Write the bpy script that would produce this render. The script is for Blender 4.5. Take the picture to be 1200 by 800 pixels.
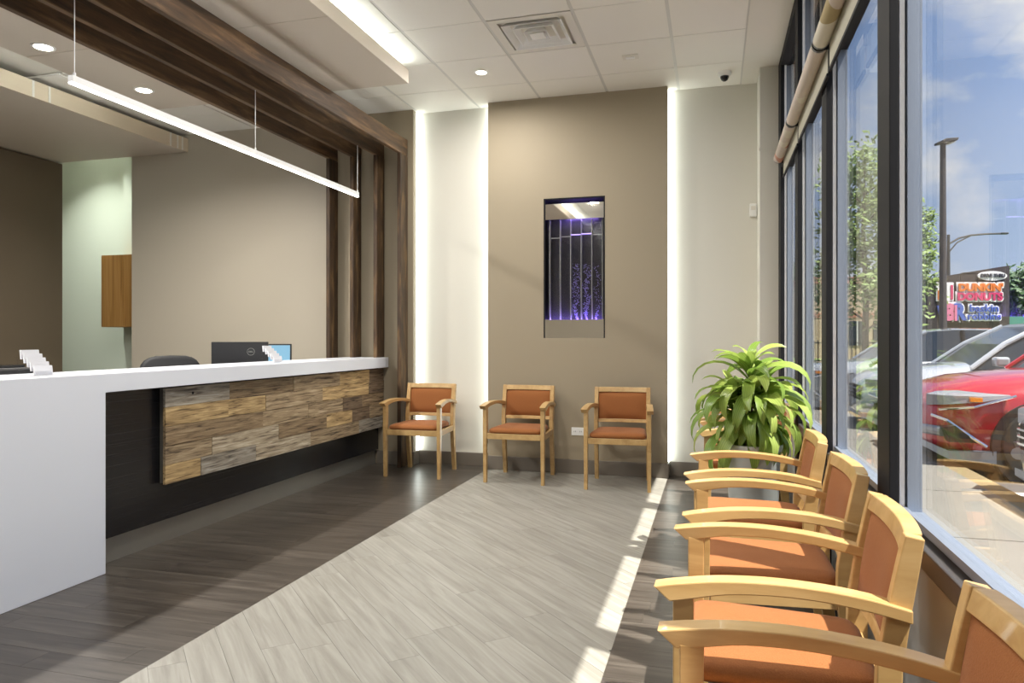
import bpy, bmesh, math, random
from mathutils import Vector, Matrix
R = math.radians
rng = random.Random(7)
for o in list(bpy.data.objects):
    bpy.data.objects.remove(o)
scene = bpy.context.scene
COL = scene.collection

# ------------------------------------------------------------------ camera, sky, sun, exposure
CAM_H = 1.205
YAW = math.atan2(236.0, 840.0)
cam_d = bpy.data.cameras.new('camera')
cam_d.sensor_width = 36.0
cam_d.lens = 840.0 / 1200.0 * 36.0
cam_d.shift_y = -4.0 / 1200.0
cam_d.clip_end = 500
cam = bpy.data.objects.new('camera', cam_d)
COL.objects.link(cam)
cam.location = (0, 0, CAM_H)
cam.rotation_euler = (R(90), 0, YAW)
scene.camera = cam
scene.view_settings.view_transform = 'Standard'
scene.view_settings.look = 'None'
scene.view_settings.gamma = 1.0
scene.view_settings.use_curve_mapping = False
scene.view_settings.exposure = 0.35

def make_world():
    w = bpy.data.worlds.new('sky')
    scene.world = w
    w.use_nodes = True
    nt = w.node_tree
    nt.nodes.clear()
    N = nt.nodes.new
    L = nt.links.new
    out = N('ShaderNodeOutputWorld')
    bg = N('ShaderNodeBackground')
    tc = N('ShaderNodeTexCoord')
    sep = N('ShaderNodeSeparateXYZ')
    L(tc.outputs['Generated'], sep.inputs[0])
    grad = N('ShaderNodeValToRGB')
    e = grad.color_ramp.elements
    e[0].position = 0.0
    e[0].color = (0.52, 0.63, 0.80, 1)
    e[1].position = 0.75
    e[1].color = (0.18, 0.32, 0.68, 1)
    x = e.new(0.28)
    x.color = (0.33, 0.47, 0.76, 1)
    L(sep.outputs['Z'], grad.inputs[0])
    mp = N('ShaderNodeMapping')
    mp.inputs['Location'].default_value = (3.1, 1.7, 0.4)
    mp.inputs['Scale'].default_value = (1.0, 1.0, 1.7)
    L(tc.outputs['Generated'], mp.inputs[0])
    ns = N('ShaderNodeTexNoise')
    ns.inputs['Scale'].default_value = 3.6
    ns.inputs['Detail'].default_value = 9
    ns.inputs['Roughness'].default_value = 0.55
    ns.inputs['Distortion'].default_value = 0.25
    L(mp.outputs[0], ns.inputs['Vector'])
    cr = N('ShaderNodeValToRGB')
    cr.color_ramp.elements[0].position = 0.47
    cr.color_ramp.elements[1].position = 0.58
    L(ns.outputs['Fac'], cr.inputs[0])
    mix = N('ShaderNodeMix'); mix.data_type = 'RGBA'
    mix.inputs[7].default_value = (0.80, 0.82, 0.86, 1)
    L(cr.outputs[0], mix.inputs[0]); L(grad.outputs[0], mix.inputs[6])
    L(mix.outputs[2], bg.inputs['Color'])
    bg.inputs['Strength'].default_value = 0.95
    L(bg.outputs[0], out.inputs[0])
make_world()

SUN_TO = Vector((1.0, -0.46, 2.38)).normalized()
sun_d = bpy.data.lights.new('sun', 'SUN')
sun_d.energy = 10.5
sun_d.angle = R(0.7)
sun_d.color = (1.0, 0.95, 0.87)
sun = bpy.data.objects.new('sun', sun_d)
COL.objects.link(sun)
sun.location = (12, -6, 25)
sun.rotation_euler = SUN_TO.to_track_quat('Z', 'Y').to_euler()

# ------------------------------------------------------------------ materials
MATS = {}
def nodes_of(name):
    m = bpy.data.materials.new(name)
    m.use_nodes = True
    MATS[name] = m
    nt = m.node_tree
    return m, nt, nt.nodes['Principled BSDF']

def plain(name, col, rough=0.5, metal=0.0, bump=0.0, bscale=60.0, vary=0.0, vscale=4.0, spec=None, coat=0.0):
    m, nt, b = nodes_of(name)
    b.inputs['Base Color'].default_value = (*col, 1)
    b.inputs['Roughness'].default_value = rough
    b.inputs['Metallic'].default_value = metal
    if spec is not None:
        b.inputs['Specular IOR Level'].default_value = spec
    b.inputs['Coat Weight'].default_value = coat
    tc = nt.nodes.new('ShaderNodeTexCoord')
    if vary > 0:
        n = nt.nodes.new('ShaderNodeTexNoise'); n.inputs['Scale'].default_value = vscale; n.inputs['Detail'].default_value = 5
        nt.links.new(tc.outputs['Object'], n.inputs['Vector'])
        r = nt.nodes.new('ShaderNodeMapRange'); r.inputs[3].default_value = 1 - vary; r.inputs[4].default_value = 1 + vary
        nt.links.new(n.outputs['Fac'], r.inputs[0])
        mu = nt.nodes.new('ShaderNodeVectorMath'); mu.operation = 'MULTIPLY'
        mu.inputs[0].default_value = col
        nt.links.new(r.outputs[0], mu.inputs[1])
        nt.links.new(mu.outputs[0], b.inputs['Base Color'])
    if bump > 0:
        n = nt.nodes.new('ShaderNodeTexNoise'); n.inputs['Scale'].default_value = bscale; n.inputs['Detail'].default_value = 4
        nt.links.new(tc.outputs['Object'], n.inputs['Vector'])
        bp = nt.nodes.new('ShaderNodeBump'); bp.inputs['Strength'].default_value = bump; bp.inputs['Distance'].default_value = 0.002
        nt.links.new(n.outputs['Fac'], bp.inputs['Height'])
        nt.links.new(bp.outputs[0], b.inputs['Normal'])
    return m

def emit(name, col, strength):
    m = bpy.data.materials.new(name); m.use_nodes = True; MATS[name] = m
    nt = m.node_tree; nt.nodes.clear()
    o = nt.nodes.new('ShaderNodeOutputMaterial'); e = nt.nodes.new('ShaderNodeEmission')
    e.inputs[0].default_value = (*col, 1); e.inputs[1].default_value = strength
    nt.links.new(e.outputs[0], o.inputs[0])
    return m

def grain(name, cols, scale=(1, 1, 1), rotz=0.0, rough=0.45, nscale=6.0, randomize=0.0, bump=0.1, use_objcol=False, contrast=(0.3, 0.7), detail=7, coat=0.0, dist=0.6):
    """streaky wood: noise stretched along one axis, ramp through cols, per-object shift and brightness"""
    m, nt, b = nodes_of(name)
    N = nt.nodes.new; L = nt.links.new
    tc = N('ShaderNodeTexCoord'); oi = N('ShaderNodeObjectInfo')
    mp = N('ShaderNodeMapping'); mp.inputs['Rotation'].default_value = (0, 0, rotz)
    L(tc.outputs['Object'], mp.inputs['Vector'])
    sc = N('ShaderNodeVectorMath'); sc.operation = 'MULTIPLY'; sc.inputs[1].default_value = scale
    L(mp.outputs[0], sc.inputs[0])
    of = N('ShaderNodeVectorMath'); of.operation = 'MULTIPLY_ADD'
    of.inputs[1].default_value = (37.0, 53.0, 71.0)
    L(oi.outputs['Random'], of.inputs[0]); L(sc.outputs[0], of.inputs[2])
    n = N('ShaderNodeTexNoise'); n.inputs['Scale'].default_value = nscale; n.inputs['Detail'].default_value = detail
    n.inputs['Distortion'].default_value = dist; n.inputs['Roughness'].default_value = 0.6
    L(of.outputs[0], n.inputs['Vector'])
    cr = N('ShaderNodeValToRGB')
    el = cr.color_ramp.elements
    el[0].position = contrast[0]; el[0].color = (*cols[0], 1)
    el[1].position = contrast[1]; el[1].color = (*cols[-1], 1)
    for i, c in enumerate(cols[1:-1]):
        k = el.new(contrast[0] + (contrast[1] - contrast[0]) * (i + 1) / (len(cols) - 1)); k.color = (*c, 1)
    L(n.outputs['Fac'], cr.inputs[0])
    src = cr.outputs[0]
    if randomize > 0:
        r = N('ShaderNodeMapRange'); r.inputs[3].default_value = 1 - randomize; r.inputs[4].default_value = 1 + randomize
        L(oi.outputs['Random'], r.inputs[0])
        mu = N('ShaderNodeVectorMath'); mu.operation = 'MULTIPLY'
        L(src, mu.inputs[0]); L(r.outputs[0], mu.inputs[1]); src = mu.outputs[0]
    if use_objcol:
        mu = N('ShaderNodeVectorMath'); mu.operation = 'MULTIPLY'
        L(src, mu.inputs[0]); L(oi.outputs['Color'], mu.inputs[1]); src = mu.outputs[0]
    L(src, b.inputs['Base Color'])
    b.inputs['Roughness'].default_value = rough
    b.inputs['Coat Weight'].default_value = coat
    if bump > 0:
        bp = N('ShaderNodeBump'); bp.inputs['Strength'].default_value = bump; bp.inputs['Distance'].default_value = 0.003
        L(n.outputs['Fac'], bp.inputs['Height']); L(bp.outputs[0], b.inputs['Normal'])
    return m

def fabric(name, col, col2, scale=300.0):
    m, nt, b = nodes_of(name)
    N = nt.nodes.new; L = nt.links.new
    tc = N('ShaderNodeTexCoord')
    n = N('ShaderNodeTexNoise'); n.inputs['Scale'].default_value = scale; n.inputs['Detail'].default_value = 2
    L(tc.outputs['Object'], n.inputs['Vector'])
    mx = N('ShaderNodeMix'); mx.data_type = 'RGBA'
    mx.inputs[6].default_value = (*col, 1); mx.inputs[7].default_value = (*col2, 1)
    L(n.outputs['Fac'], mx.inputs[0]); L(mx.outputs[2], b.inputs['Base Color'])
    b.inputs['Roughness'].default_value = 0.85
    b.inputs['Sheen Weight'].default_value = 0.08
    b.inputs['Specular IOR Level'].default_value = 0.2
    bp = N('ShaderNodeBump'); bp.inputs['Strength'].default_value = 0.5; bp.inputs['Distance'].default_value = 0.0015
    L(n.outputs['Fac'], bp.inputs['Height']); L(bp.outputs[0], b.inputs['Normal'])
    return m

def glass(name, tint=(0.93, 0.96, 0.96), refl=1.0, ior=1.5):
    m = bpy.data.materials.new(name); m.use_nodes = True; MATS[name] = m
    nt = m.node_tree; nt.nodes.clear(); N = nt.nodes.new; L = nt.links.new
    o = N('ShaderNodeOutputMaterial'); t = N('ShaderNodeBsdfTransparent'); g = N('ShaderNodeBsdfGlossy')
    t.inputs[0].default_value = (*tint, 1); g.inputs['Roughness'].default_value = 0.0
    f = N('ShaderNodeLayerWeight'); f.inputs[0].default_value = 0.5
    pw = N('ShaderNodeMath'); pw.operation = 'POWER'; pw.inputs[1].default_value = 5.0
    L(f.outputs['Facing'], pw.inputs[0])
    f0 = ((ior - 1) / (ior + 1)) ** 2
    mul = N('ShaderNodeMath'); mul.operation = 'MULTIPLY_ADD'; mul.inputs[1].default_value = (1 - f0) * refl; mul.inputs[2].default_value = f0 * refl
    L(pw.outputs[0], mul.inputs[0])
    mx = N('ShaderNodeMixShader'); L(mul.outputs[0], mx.inputs[0]); L(t.outputs[0], mx.inputs[1]); L(g.outputs[0], mx.inputs[2])
    L(mx.outputs[0], o.inputs[0])
    return m

plain('wall_white', (0.66, 0.64, 0.57), 0.7, bump=0.05, bscale=200)
plain('wall_taupe', (0.335, 0.282, 0.198), 0.65, bump=0.05, bscale=200)
plain('wall_greige', (0.44, 0.395, 0.315), 0.55, bump=0.04, bscale=200)
plain('wall_brown', (0.155, 0.118, 0.078), 0.35)
plain('wall_pale', (0.62, 0.66, 0.56), 0.6)
plain('ceil_paint', (0.72, 0.69, 0.62), 0.7)
plain('ceil_tile', (0.80, 0.775, 0.71), 0.8, bump=0.08, bscale=300, vary=0.02, vscale=3)
plain('tbar', (0.60, 0.585, 0.54), 0.45)
plain('soffit', (0.60, 0.53, 0.44), 0.6)
plain('soffit_face', (0.62, 0.52, 0.38), 0.5)
plain('base_taupe', (0.19, 0.165, 0.135), 0.5)
plain('solid_white', (0.78, 0.81, 0.87), 0.25, vary=0.01)
plain('white_plastic', (0.82, 0.82, 0.80), 0.35)
plain('card_white', (0.66, 0.66, 0.68), 0.6)
plain('steel', (0.37, 0.36, 0.32), 0.36, metal=0.75, vary=0.06, vscale=3)
plain('mirror', (0.86, 0.83, 0.78), 0.03, metal=1.0)
plain('alu', (0.30, 0.34, 0.41), 0.4, metal=0.6)
plain('alu_white', (0.80, 0.81, 0.82), 0.4)
plain('bronze', (0.014, 0.014, 0.016), 0.6, spec=0.15)
plain('bronze_sill', (0.06, 0.055, 0.055), 0.28)
plain('spandrel', (0.42, 0.43, 0.43), 0.18, spec=0.5)
plain('black_plastic', (0.013, 0.012, 0.012), 0.3)
plain('black_rubber', (0.012, 0.012, 0.013), 0.7)
plain('grey_plastic', (0.32, 0.32, 0.31), 0.5)
plain('pot', (0.50, 0.53, 0.52), 0.35)
plain('bubble', (0.40, 0.34, 0.85), 0.3)  # purple of the LED light put into the bubbles' own colour
plain('soil', (0.05, 0.035, 0.022), 0.95, bump=0.6, bscale=80)
plain('bark', (0.10, 0.07, 0.045), 0.9, bump=0.6, bscale=60)
plain('niche_dark', (0.028, 0.027, 0.034), 0.18)
plain('concrete', (0.20, 0.19, 0.165), 0.85, vary=0.10, vscale=1.6, bump=0.2, bscale=60)
plain('asphalt', (0.075, 0.076, 0.08), 0.9, vary=0.12, vscale=2.0, bump=0.3, bscale=90)
plain('kerb_yellow', (0.24, 0.18, 0.09), 0.8, vary=0.15)
plain('car_red', (0.42, 0.018, 0.030), 0.22, coat=1.0)
plain('car_silver', (0.52, 0.55, 0.57), 0.22, metal=0.5, coat=1.0)
plain('car_grey', (0.34, 0.36, 0.39), 0.25, metal=0.5, coat=1.0)
plain('car_pale', (0.62, 0.64, 0.65), 0.22, metal=0.4, coat=1.0)
plain('car_glass', (0.035, 0.045, 0.06), 0.08, spec=0.35)
plain('chrome', (0.80, 0.80, 0.82), 0.08, metal=1.0)
plain('headlight', (0.26, 0.27, 0.30), 0.08, spec=0.9)
plain('amber', (0.75, 0.25, 0.03), 0.2)
plain('sign_brown', (0.04, 0.030, 0.032), 0.7)
plain('sign_plank', (0.052, 0.040, 0.042), 0.7, vary=0.1)
plain('sign_white', (0.88, 0.86, 0.86), 0.5)
plain('sign_orange', (0.72, 0.20, 0.04), 0.5)
plain('sign_pink', (0.62, 0.05, 0.16), 0.5)
plain('sign_rose', (0.70, 0.20, 0.34), 0.5)
plain('sign_blue', (0.07, 0.13, 0.48), 0.5)
plain('sign_ink', (0.05, 0.05, 0.07), 0.5)
plain('brick_tan', (0.50, 0.38, 0.26), 0.85, vary=0.15, vscale=8)
plain('brick_red', (0.42, 0.20, 0.13), 0.85, vary=0.15, vscale=8)
plain('pole_grey', (0.05, 0.05, 0.06), 0.5)
plain('tree_leaf', (0.20, 0.29, 0.07), 0.6, vary=0.35, vscale=1.5)
plain('tree_dark', (0.05, 0.11, 0.035), 0.6, vary=0.35, vscale=1.0)
plain('tarp_teal', (0.06, 0.22, 0.20), 0.7)
plain('screen_black', (0.010, 0.010, 0.011), 0.12)
emit('screen_blue', (0.33, 0.62, 0.82), 0.75)
emit('led_white', (0.93, 1.0, 0.94), 6.5)
emit('led_lamp', (1.0, 0.98, 0.95), 7.0)
emit('led_cove', (0.92, 1.0, 0.97), 18.0)
emit('downlight', (1.0, 0.90, 0.72), 16.0)
emit('troffer', (0.93, 1.0, 0.93), 9.0)
emit('led_purple', (0.34, 0.22, 1.0), 34.0)
emit('water_glow', (0.45, 0.33, 1.0), 2.2)  # water lines emit purple themselves, in place of catching the LED light
glass('pane', (0.98, 0.985, 0.985), 0.85, 1.5)
glass('acrylic', (0.96, 0.96, 0.97), 1.0, 1.35)

grain('chair_wood', [(0.42, 0.25, 0.090), (0.51, 0.325, 0.130), (0.59, 0.395, 0.175)], (14, 2.2, 14), rough=0.38, nscale=1.0, randomize=0.04, bump=0.03, coat=0.2)
grain('cabinet_wood', [(0.25, 0.115, 0.03), (0.36, 0.18, 0.05), (0.43, 0.23, 0.08)], (30, 30, 1.0), rough=0.4, nscale=1.0, bump=0.04)
grain('timber', [(0.030, 0.016, 0.007), (0.095, 0.050, 0.020), (0.245, 0.140, 0.062)], (14, 1.6, 14), rough=0.6, nscale=1.3, randomize=0.1, bump=0.3, contrast=(0.3, 0.75))
grain('timber_post', [(0.022, 0.012, 0.006), (0.070, 0.038, 0.016), (0.20, 0.118, 0.048)], (14, 14, 2.2), rough=0.6, nscale=1.3, randomize=0.1, bump=0.3, contrast=(0.3, 0.75))
grain('barn_board', [(0.10, 0.075, 0.055), (0.42, 0.35, 0.26), (0.60, 0.52, 0.40), (0.80, 0.74, 0.62)], (60, 4.2, 60), rough=0.75, nscale=1.0, bump=0.6, use_objcol=True, contrast=(0.34, 0.68), detail=12, dist=0.7)
grain('dark_laminate', [(0.009, 0.009, 0.010), (0.016, 0.015, 0.016), (0.085, 0.08, 0.075)], (0.8, 0.8, 230), rough=0.25, nscale=1.0, bump=0.05, contrast=(0.42, 0.78))
grain('floor_light', [(0.225, 0.212, 0.180), (0.295, 0.282, 0.246), (0.37, 0.357, 0.318)], (2.0, 26, 1), rotz=R(45), rough=0.42, nscale=1.0, randomize=0.045, bump=0.05)
grain('floor_dark', [(0.038, 0.031, 0.025), (0.066, 0.055, 0.045), (0.112, 0.096, 0.080)], (2.2, 30, 1), rough=0.32, nscale=1.0, randomize=0.13, bump=0.06)
fabric('rust', (0.235, 0.077, 0.020), (0.33, 0.130, 0.044))
plain('seam', (0.11, 0.10, 0.085), 0.8)

def leaf_mat(name, c1, c2):
    m, nt, b = nodes_of(name)
    N = nt.nodes.new; L = nt.links.new
    tc = N('ShaderNodeTexCoord'); oi = N('ShaderNodeObjectInfo')
    wv = N('ShaderNodeTexWave'); wv.inputs['Scale'].default_value = 30; wv.bands_direction = 'Y'; wv.inputs['Distortion'].default_value = 1.0
    L(tc.outputs['Object'], wv.inputs['Vector'])
    mx = N('ShaderNodeMix'); mx.data_type = 'RGBA'
    mx.inputs[6].default_value = (*c1, 1); mx.inputs[7].default_value = (*c2, 1)
    ad = N('ShaderNodeMath'); ad.operation = 'MULTIPLY_ADD'; ad.inputs[1].default_value = 0.35
    sb = N('ShaderNodeMath'); sb.operation = 'MULTIPLY'; sb.inputs[1].default_value = 0.65
    L(oi.outputs['Random'], sb.inputs[0]); L(wv.outputs['Fac'], ad.inputs[0]); L(sb.outputs[0], ad.inputs[2])
    L(ad.outputs[0], mx.inputs[0]); L(mx.outputs[2], b.inputs['Base Color'])
    b.inputs['Roughness'].default_value = 0.35
    tr = N('ShaderNodeBsdfTranslucent'); L(mx.outputs[2], tr.inputs[0])
    ms = N('ShaderNodeMixShader'); ms.inputs[0].default_value = 0.38
    out = nt.nodes['Material Output']
    L(b.outputs[0], ms.inputs[1]); L(tr.outputs[0], ms.inputs[2]); L(ms.outputs[0], out.inputs[0])
leaf_mat('leaf_green', (0.13, 0.25, 0.03), (0.50, 0.60, 0.15))
leaf_mat('leaf_yellow', (0.50, 0.30, 0.05), (0.58, 0.42, 0.10))

def blind_mat():
    m, nt, b = nodes_of('blind_fabric')
    N = nt.nodes.new; L = nt.links.new
    tc = N('ShaderNodeTexCoord'); oi = N('ShaderNodeObjectInfo')
    of = N('ShaderNodeVectorMath'); of.operation = 'MULTIPLY_ADD'; of.inputs[1].default_value = (11, 17, 23)
    L(oi.outputs['Random'], of.inputs[0]); L(tc.outputs['Object'], of.inputs[2])
    v = N('ShaderNodeTexVoronoi'); v.inputs['Scale'].default_value = 4.5
    L(of.outputs[0], v.inputs['Vector'])
    cr = N('ShaderNodeValToRGB'); cr.color_ramp.interpolation = 'CONSTANT'
    el = cr.color_ramp.elements
    el[0].color = (0.52, 0.45, 0.39, 1); el[1].position = 0.70; el[1].color = (0.44, 0.22, 0.16, 1)
    for p, c in ((0.5, (0.56, 0.52, 0.43)), (0.76, (0.33, 0.26, 0.13)), (0.82, (0.48, 0.43, 0.38)), (0.95, (0.10, 0.085, 0.07))):
        k = el.new(p); k.color = (*c, 1)
    L(v.outputs['Color'], cr.inputs[0]); L(cr.outputs[0], b.inputs['Base Color'])
    b.inputs['Roughness'].default_value = 0.8
blind_mat()
plain('blind_plain', (0.42, 0.40, 0.32), 0.8)

# ------------------------------------------------------------------ mesh helpers
class MB:
    def __init__(s):
        s.v = []; s.f = []
    def add(s, vs, fs):
        n = len(s.v); s.v += [tuple(p) for p in vs]; s.f += [tuple(i + n for i in f) for f in fs]; return s
    def box(s, x0, x1, y0, y1, z0, z1):
        vs = [(x, y, z) for z in (z0, z1) for x, y in ((x0, y0), (x1, y0), (x1, y1), (x0, y1))]
        return s.add(vs, [(3, 2, 1, 0), (4, 5, 6, 7), (0, 1, 5, 4), (1, 2, 6, 5), (2, 3, 7, 6), (3, 0, 4, 7)])
    def prism(s, poly, a0, a1, axis='z'):
        n = len(poly)
        def P(p, a):
            return {'z': (p[0], p[1], a), 'y': (p[0], a, p[1]), 'x': (a, p[0], p[1])}[axis]
        vs = [P(p, a0) for p in poly] + [P(p, a1) for p in poly]
        fs = [tuple(range(n - 1, -1, -1)), tuple(range(n, 2 * n))] + [(i, (i + 1) % n, n + (i + 1) % n, n + i) for i in range(n)]
        return s.add(vs, fs)
    def loft(s, rings, cap=True, closed=True):
        n = len(rings[0]); vs = [p for r in rings for p in r]; fs = []
        for k in range(len(rings) - 1):
            for i in range(n if closed else n - 1):
                j = (i + 1) % n
                fs.append((k * n + i, k * n + j, (k + 1) * n + j, (k + 1) * n + i))
        if cap:
            fs.append(tuple(range(n - 1, -1, -1))); fs.append(tuple(range((len(rings) - 1) * n, len(rings) * n)))
        return s.add(vs, fs)
    def tube(s, pts, r, n=10, cap=True):
        pts = [Vector(p) for p in pts]
        rs = r if isinstance(r, (list, tuple)) else [r] * len(pts)
        rings = []
        up = None
        for i, p in enumerate(pts):
            t = (pts[min(i + 1, len(pts) - 1)] - pts[max(i - 1, 0)]).normalized()
            ref = Vector((0, 0, 1)) if abs(t.z) < 0.9 else Vector((1, 0, 0))
            a = t.cross(ref).normalized(); b = t.cross(a)
            rings.append([p + (a * math.cos(2 * math.pi * k / n) + b * math.sin(2 * math.pi * k / n)) * rs[i] for k in range(n)])
        return s.loft(rings, cap)
    def lathe(s, prof, n=32, c=(0, 0, 0), cap=True):
        rings = [[(c[0] + r * math.cos(2 * math.pi * k / n), c[1] + r * math.sin(2 * math.pi * k / n), c[2] + z) for k in range(n)] for r, z in prof]
        return s.loft(rings, cap)
    def sweep(s, path, w, d):
        """rectangular section swept along a path in the yz plane; w = x width, d = depth per point; path (x,y,z)"""
        rings = []
        P = [Vector(p) for p in path]
        ds = d if isinstance(d, (list, tuple)) else [d] * len(P)
        for i, p in enumerate(P):
            t = (P[min(i + 1, len(P) - 1)] - P[max(i - 1, 0)]).normalized()
            nrm = Vector((0, t.z, -t.y))
            a = Vector((w / 2, 0, 0)); b = nrm * ds[i] / 2
            rings.append([p - a - b, p + a - b, p + a + b, p - a + b])
        return s.loft(rings)
    def mesh(s, name, bevel=0.0, seg=2, smooth=False, ang=40):
        me = bpy.data.meshes.new(name)
        me.from_pydata(s.v, [], s.f)
        bm = bmesh.new(); bm.from_mesh(me)
        bmesh.ops.recalc_face_normals(bm, faces=bm.faces)
        if bevel > 0:
            es = [e for e in bm.edges if len(e.link_faces) == 2 and e.calc_face_angle(0) > R(25)]
            bmesh.ops.bevel(bm, geom=es, offset=bevel, segments=seg, affect='EDGES', profile=0.5, clamp_overlap=True)
        if smooth:
            for f in bm.faces: f.smooth = True
            for e in bm.edges:
                if len(e.link_faces) == 2 and e.calc_face_angle(0) > R(ang): e.smooth = False
        bm.to_mesh(me); bm.free()
        return me
    def build(s, name, mat, parent=None, loc=None, **kw):
        me = s.mesh(name, **kw)
        me.materials.append(MATS[mat])
        return link(name, me, parent, loc)

def link(name, me, parent=None, loc=None):
    o = bpy.data.objects.new(name, me); COL.objects.link(o)
    if parent: o.parent = parent
    if loc: o.location = loc
    return o
def tag(o, label, cat, group=None, kind=None):
    o['label'] = label; o['category'] = cat
    if group: o['group'] = group
    if kind: o['kind'] = kind
    return o
def thing(name, label, cat, loc=(0, 0, 0), rz=0.0, group=None):
    o = bpy.data.objects.new(name, None); COL.objects.link(o)
    o.location = loc; o.rotation_euler = (0, 0, rz); o.empty_display_size = 0.1
    return tag(o, label, cat, group)
def struct(o, label=None):
    o['kind'] = 'structure'
    if label: o['label'] = label
    return o
def structE(name, loc=(0, 0, 0), label=None):
    o = bpy.data.objects.new(name, None); COL.objects.link(o); o.location = loc
    return struct(o, label)
def copy_tree(o, parent=None):
    c = o.copy(); COL.objects.link(c); c.parent = parent
    for ch in [k for k in o.children]:
        copy_tree(ch, c)
    return c
def B(x0, x1, y0, y1, z0, z1):
    return MB().box(x0, x1, y0, y1, z0, z1)

# ------------------------------------------------------------------ room numbers
CZ = 3.375           # ceiling
YW = 6.43            # back wall (recesses)
YP = 6.30            # accent panel and pilaster face
XW = 0.50            # window wall inner face
XG = 0.565           # glass
YB = -2.6            # wall behind the camera
XL = -9.0

# ---- floor
floor = struct(B(XL, XW + .1, YB, 8.6, -0.06, -0.004).build('floor', 'seam'), 'plank floor, light diagonal boards between dark boards')
def clip(poly, x0, x1, y0, y1):
    def cl(p, inside, inter):
        out = []
        for i in range(len(p)):
            a, b = p[i], p[(i + 1) % len(p)]
            if inside(a):
                out.append(a)
                if not inside(b): out.append(inter(a, b))
            elif inside(b): out.append(inter(a, b))
        return out
    for ax, v, sg in ((0, x0, 1), (0, x1, -1), (1, y0, 1), (1, y1, -1)):
        def ins(q): return (q[ax] - v) * sg >= 0
        def it(a, b):
            t = (v - a[ax]) / (b[ax] - a[ax]); return (a[0] + (b[0] - a[0]) * t, a[1] + (b[1] - a[1]) * t)
        poly = cl(poly, ins, it)
        if len(poly) < 3: return []
    return poly
def area(p):
    return abs(sum(p[i][0] * p[(i + 1) % len(p)][1] - p[(i + 1) % len(p)][0] * p[i][1] for i in range(len(p)))) / 2
def planks(ang, W, LN, rect, mat, g=0.0005):
    c, s_ = math.cos(ang), math.sin(ang)
    x0, x1, y0, y1 = rect
    cx, cy = (x0 + x1) / 2, (y0 + y1) / 2
    rad = math.hypot(x1 - x0, y1 - y0) / 2 + LN
    nr = int(rad / W) + 1
    for r in range(-nr, nr):
        off = rng.random() * LN
        k = -rad + off - LN
        while k < rad:
            q = [(k + g, r * W + g), (k + LN - g, r * W + g), (k + LN - g, (r + 1) * W - g), (k + g, (r + 1) * W - g)]
            p = [(cx + u * c - v * s_, cy + u * s_ + v * c) for u, v in q]
            k += LN
            p = clip(p, x0, x1, y0, y1)
            if not p or area(p) < 0.0012: continue
            MB().prism(p, -0.004, 0.0).build('plank', mat, floor)
XA, XB_ = -2.0, -0.38
planks(R(-45), 0.13, 1.1, (XA, XB_, 1.2, YP), 'floor_light')
planks(0.0, 0.13, 1.15, (-3.14, XA, 1.3, YW), 'floor_dark')
planks(0.0, 0.13, 1.15, (XB_, XW, 1.0, YW), 'floor_dark')
# boards nearer than the frame and behind the counter: one sheet each
B(XA, XB_, YB, 1.2, -0.004, 0).build('floor_sheet', 'floor_light', floor)
MB().box(-3.14, XA, YB, 1.3, -0.004, 0).box(XL, -3.14, YB, 8.6, -0.004, 0).box(XB_, XW, YB, 1.0, -0.004, 0).box(-3.14, XW, YW, 8.6, -0.004, 0).build('floor_sheet', 'floor_dark', floor)

# ---- back wall: recess wall, accent panel with niche, pilaster, column
NX0, NX1, NZ0, NZ1 = -1.474, -0.919, 1.205, 2.46
wall_back = struct(B(-6.12, XW + .12, YW, YW + .15, 0, CZ + .05).build('wall_back', 'wall_white'), 'pale back wall with glowing recesses')
ap = MB()
for bx in ((XA, NX0, 0, CZ), (NX1, XB_, 0, CZ), (NX0, NX1, 0, NZ0), (NX0, NX1, NZ1, CZ)):
    ap.box(bx[0], bx[1], YP, YW - .001, bx[2], bx[3])
ap.build('accent_panel', 'wall_taupe', wall_back)['label'] = 'taupe accent panel standing proud of the back wall'
B(-3.62, -2.745, YP, YW - .001, 0, CZ).build('pilaster', 'wall_taupe', wall_back)
B(-6.12, -3.62, YW - .012, YW - .001, 0, CZ).build('reception_lining', 'wall_greige', wall_back)
cl = struct(B(.358, XW + .1, 6.06, YW - .001, 0, CZ).build('trim_1', 'wall_white'), 'white corner column beside the last window')
B(.352, XW, 6.052, 6.06, 2.70, 2.725).build('ledge', 'wall_white', cl)
# baseboards
def baseb(name, bxs):
    m = MB()
    for b in bxs: m.box(*b)
    return struct(m.build(name, 'base_taupe', bevel=0.003))
baseb('baseboard_back', [(XA - .012, XB_ + .012, YP - .014, YP, 0, .125), (-2.745, XA - .013, YW - .015, YW - .001, 0, .125), (XB_ + .013, .357, YW - .015, YW - .001, 0, .125),
      (XB_, XB_ + .012, YP, YW - .016, 0, .125), (-2.745, -2.733, YP, YW - .016, 0, .125), (-2.785, -2.733, YP - .014, YP, 0, .125), (-3.12, -2.84, YP - .014, YP, 0, .125)])
baseb('baseboard_right', [(.346, .358, 6.06, YW - .016, 0, .125), (.346, .50, 6.046, 6.06, 0, .125)])

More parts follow.
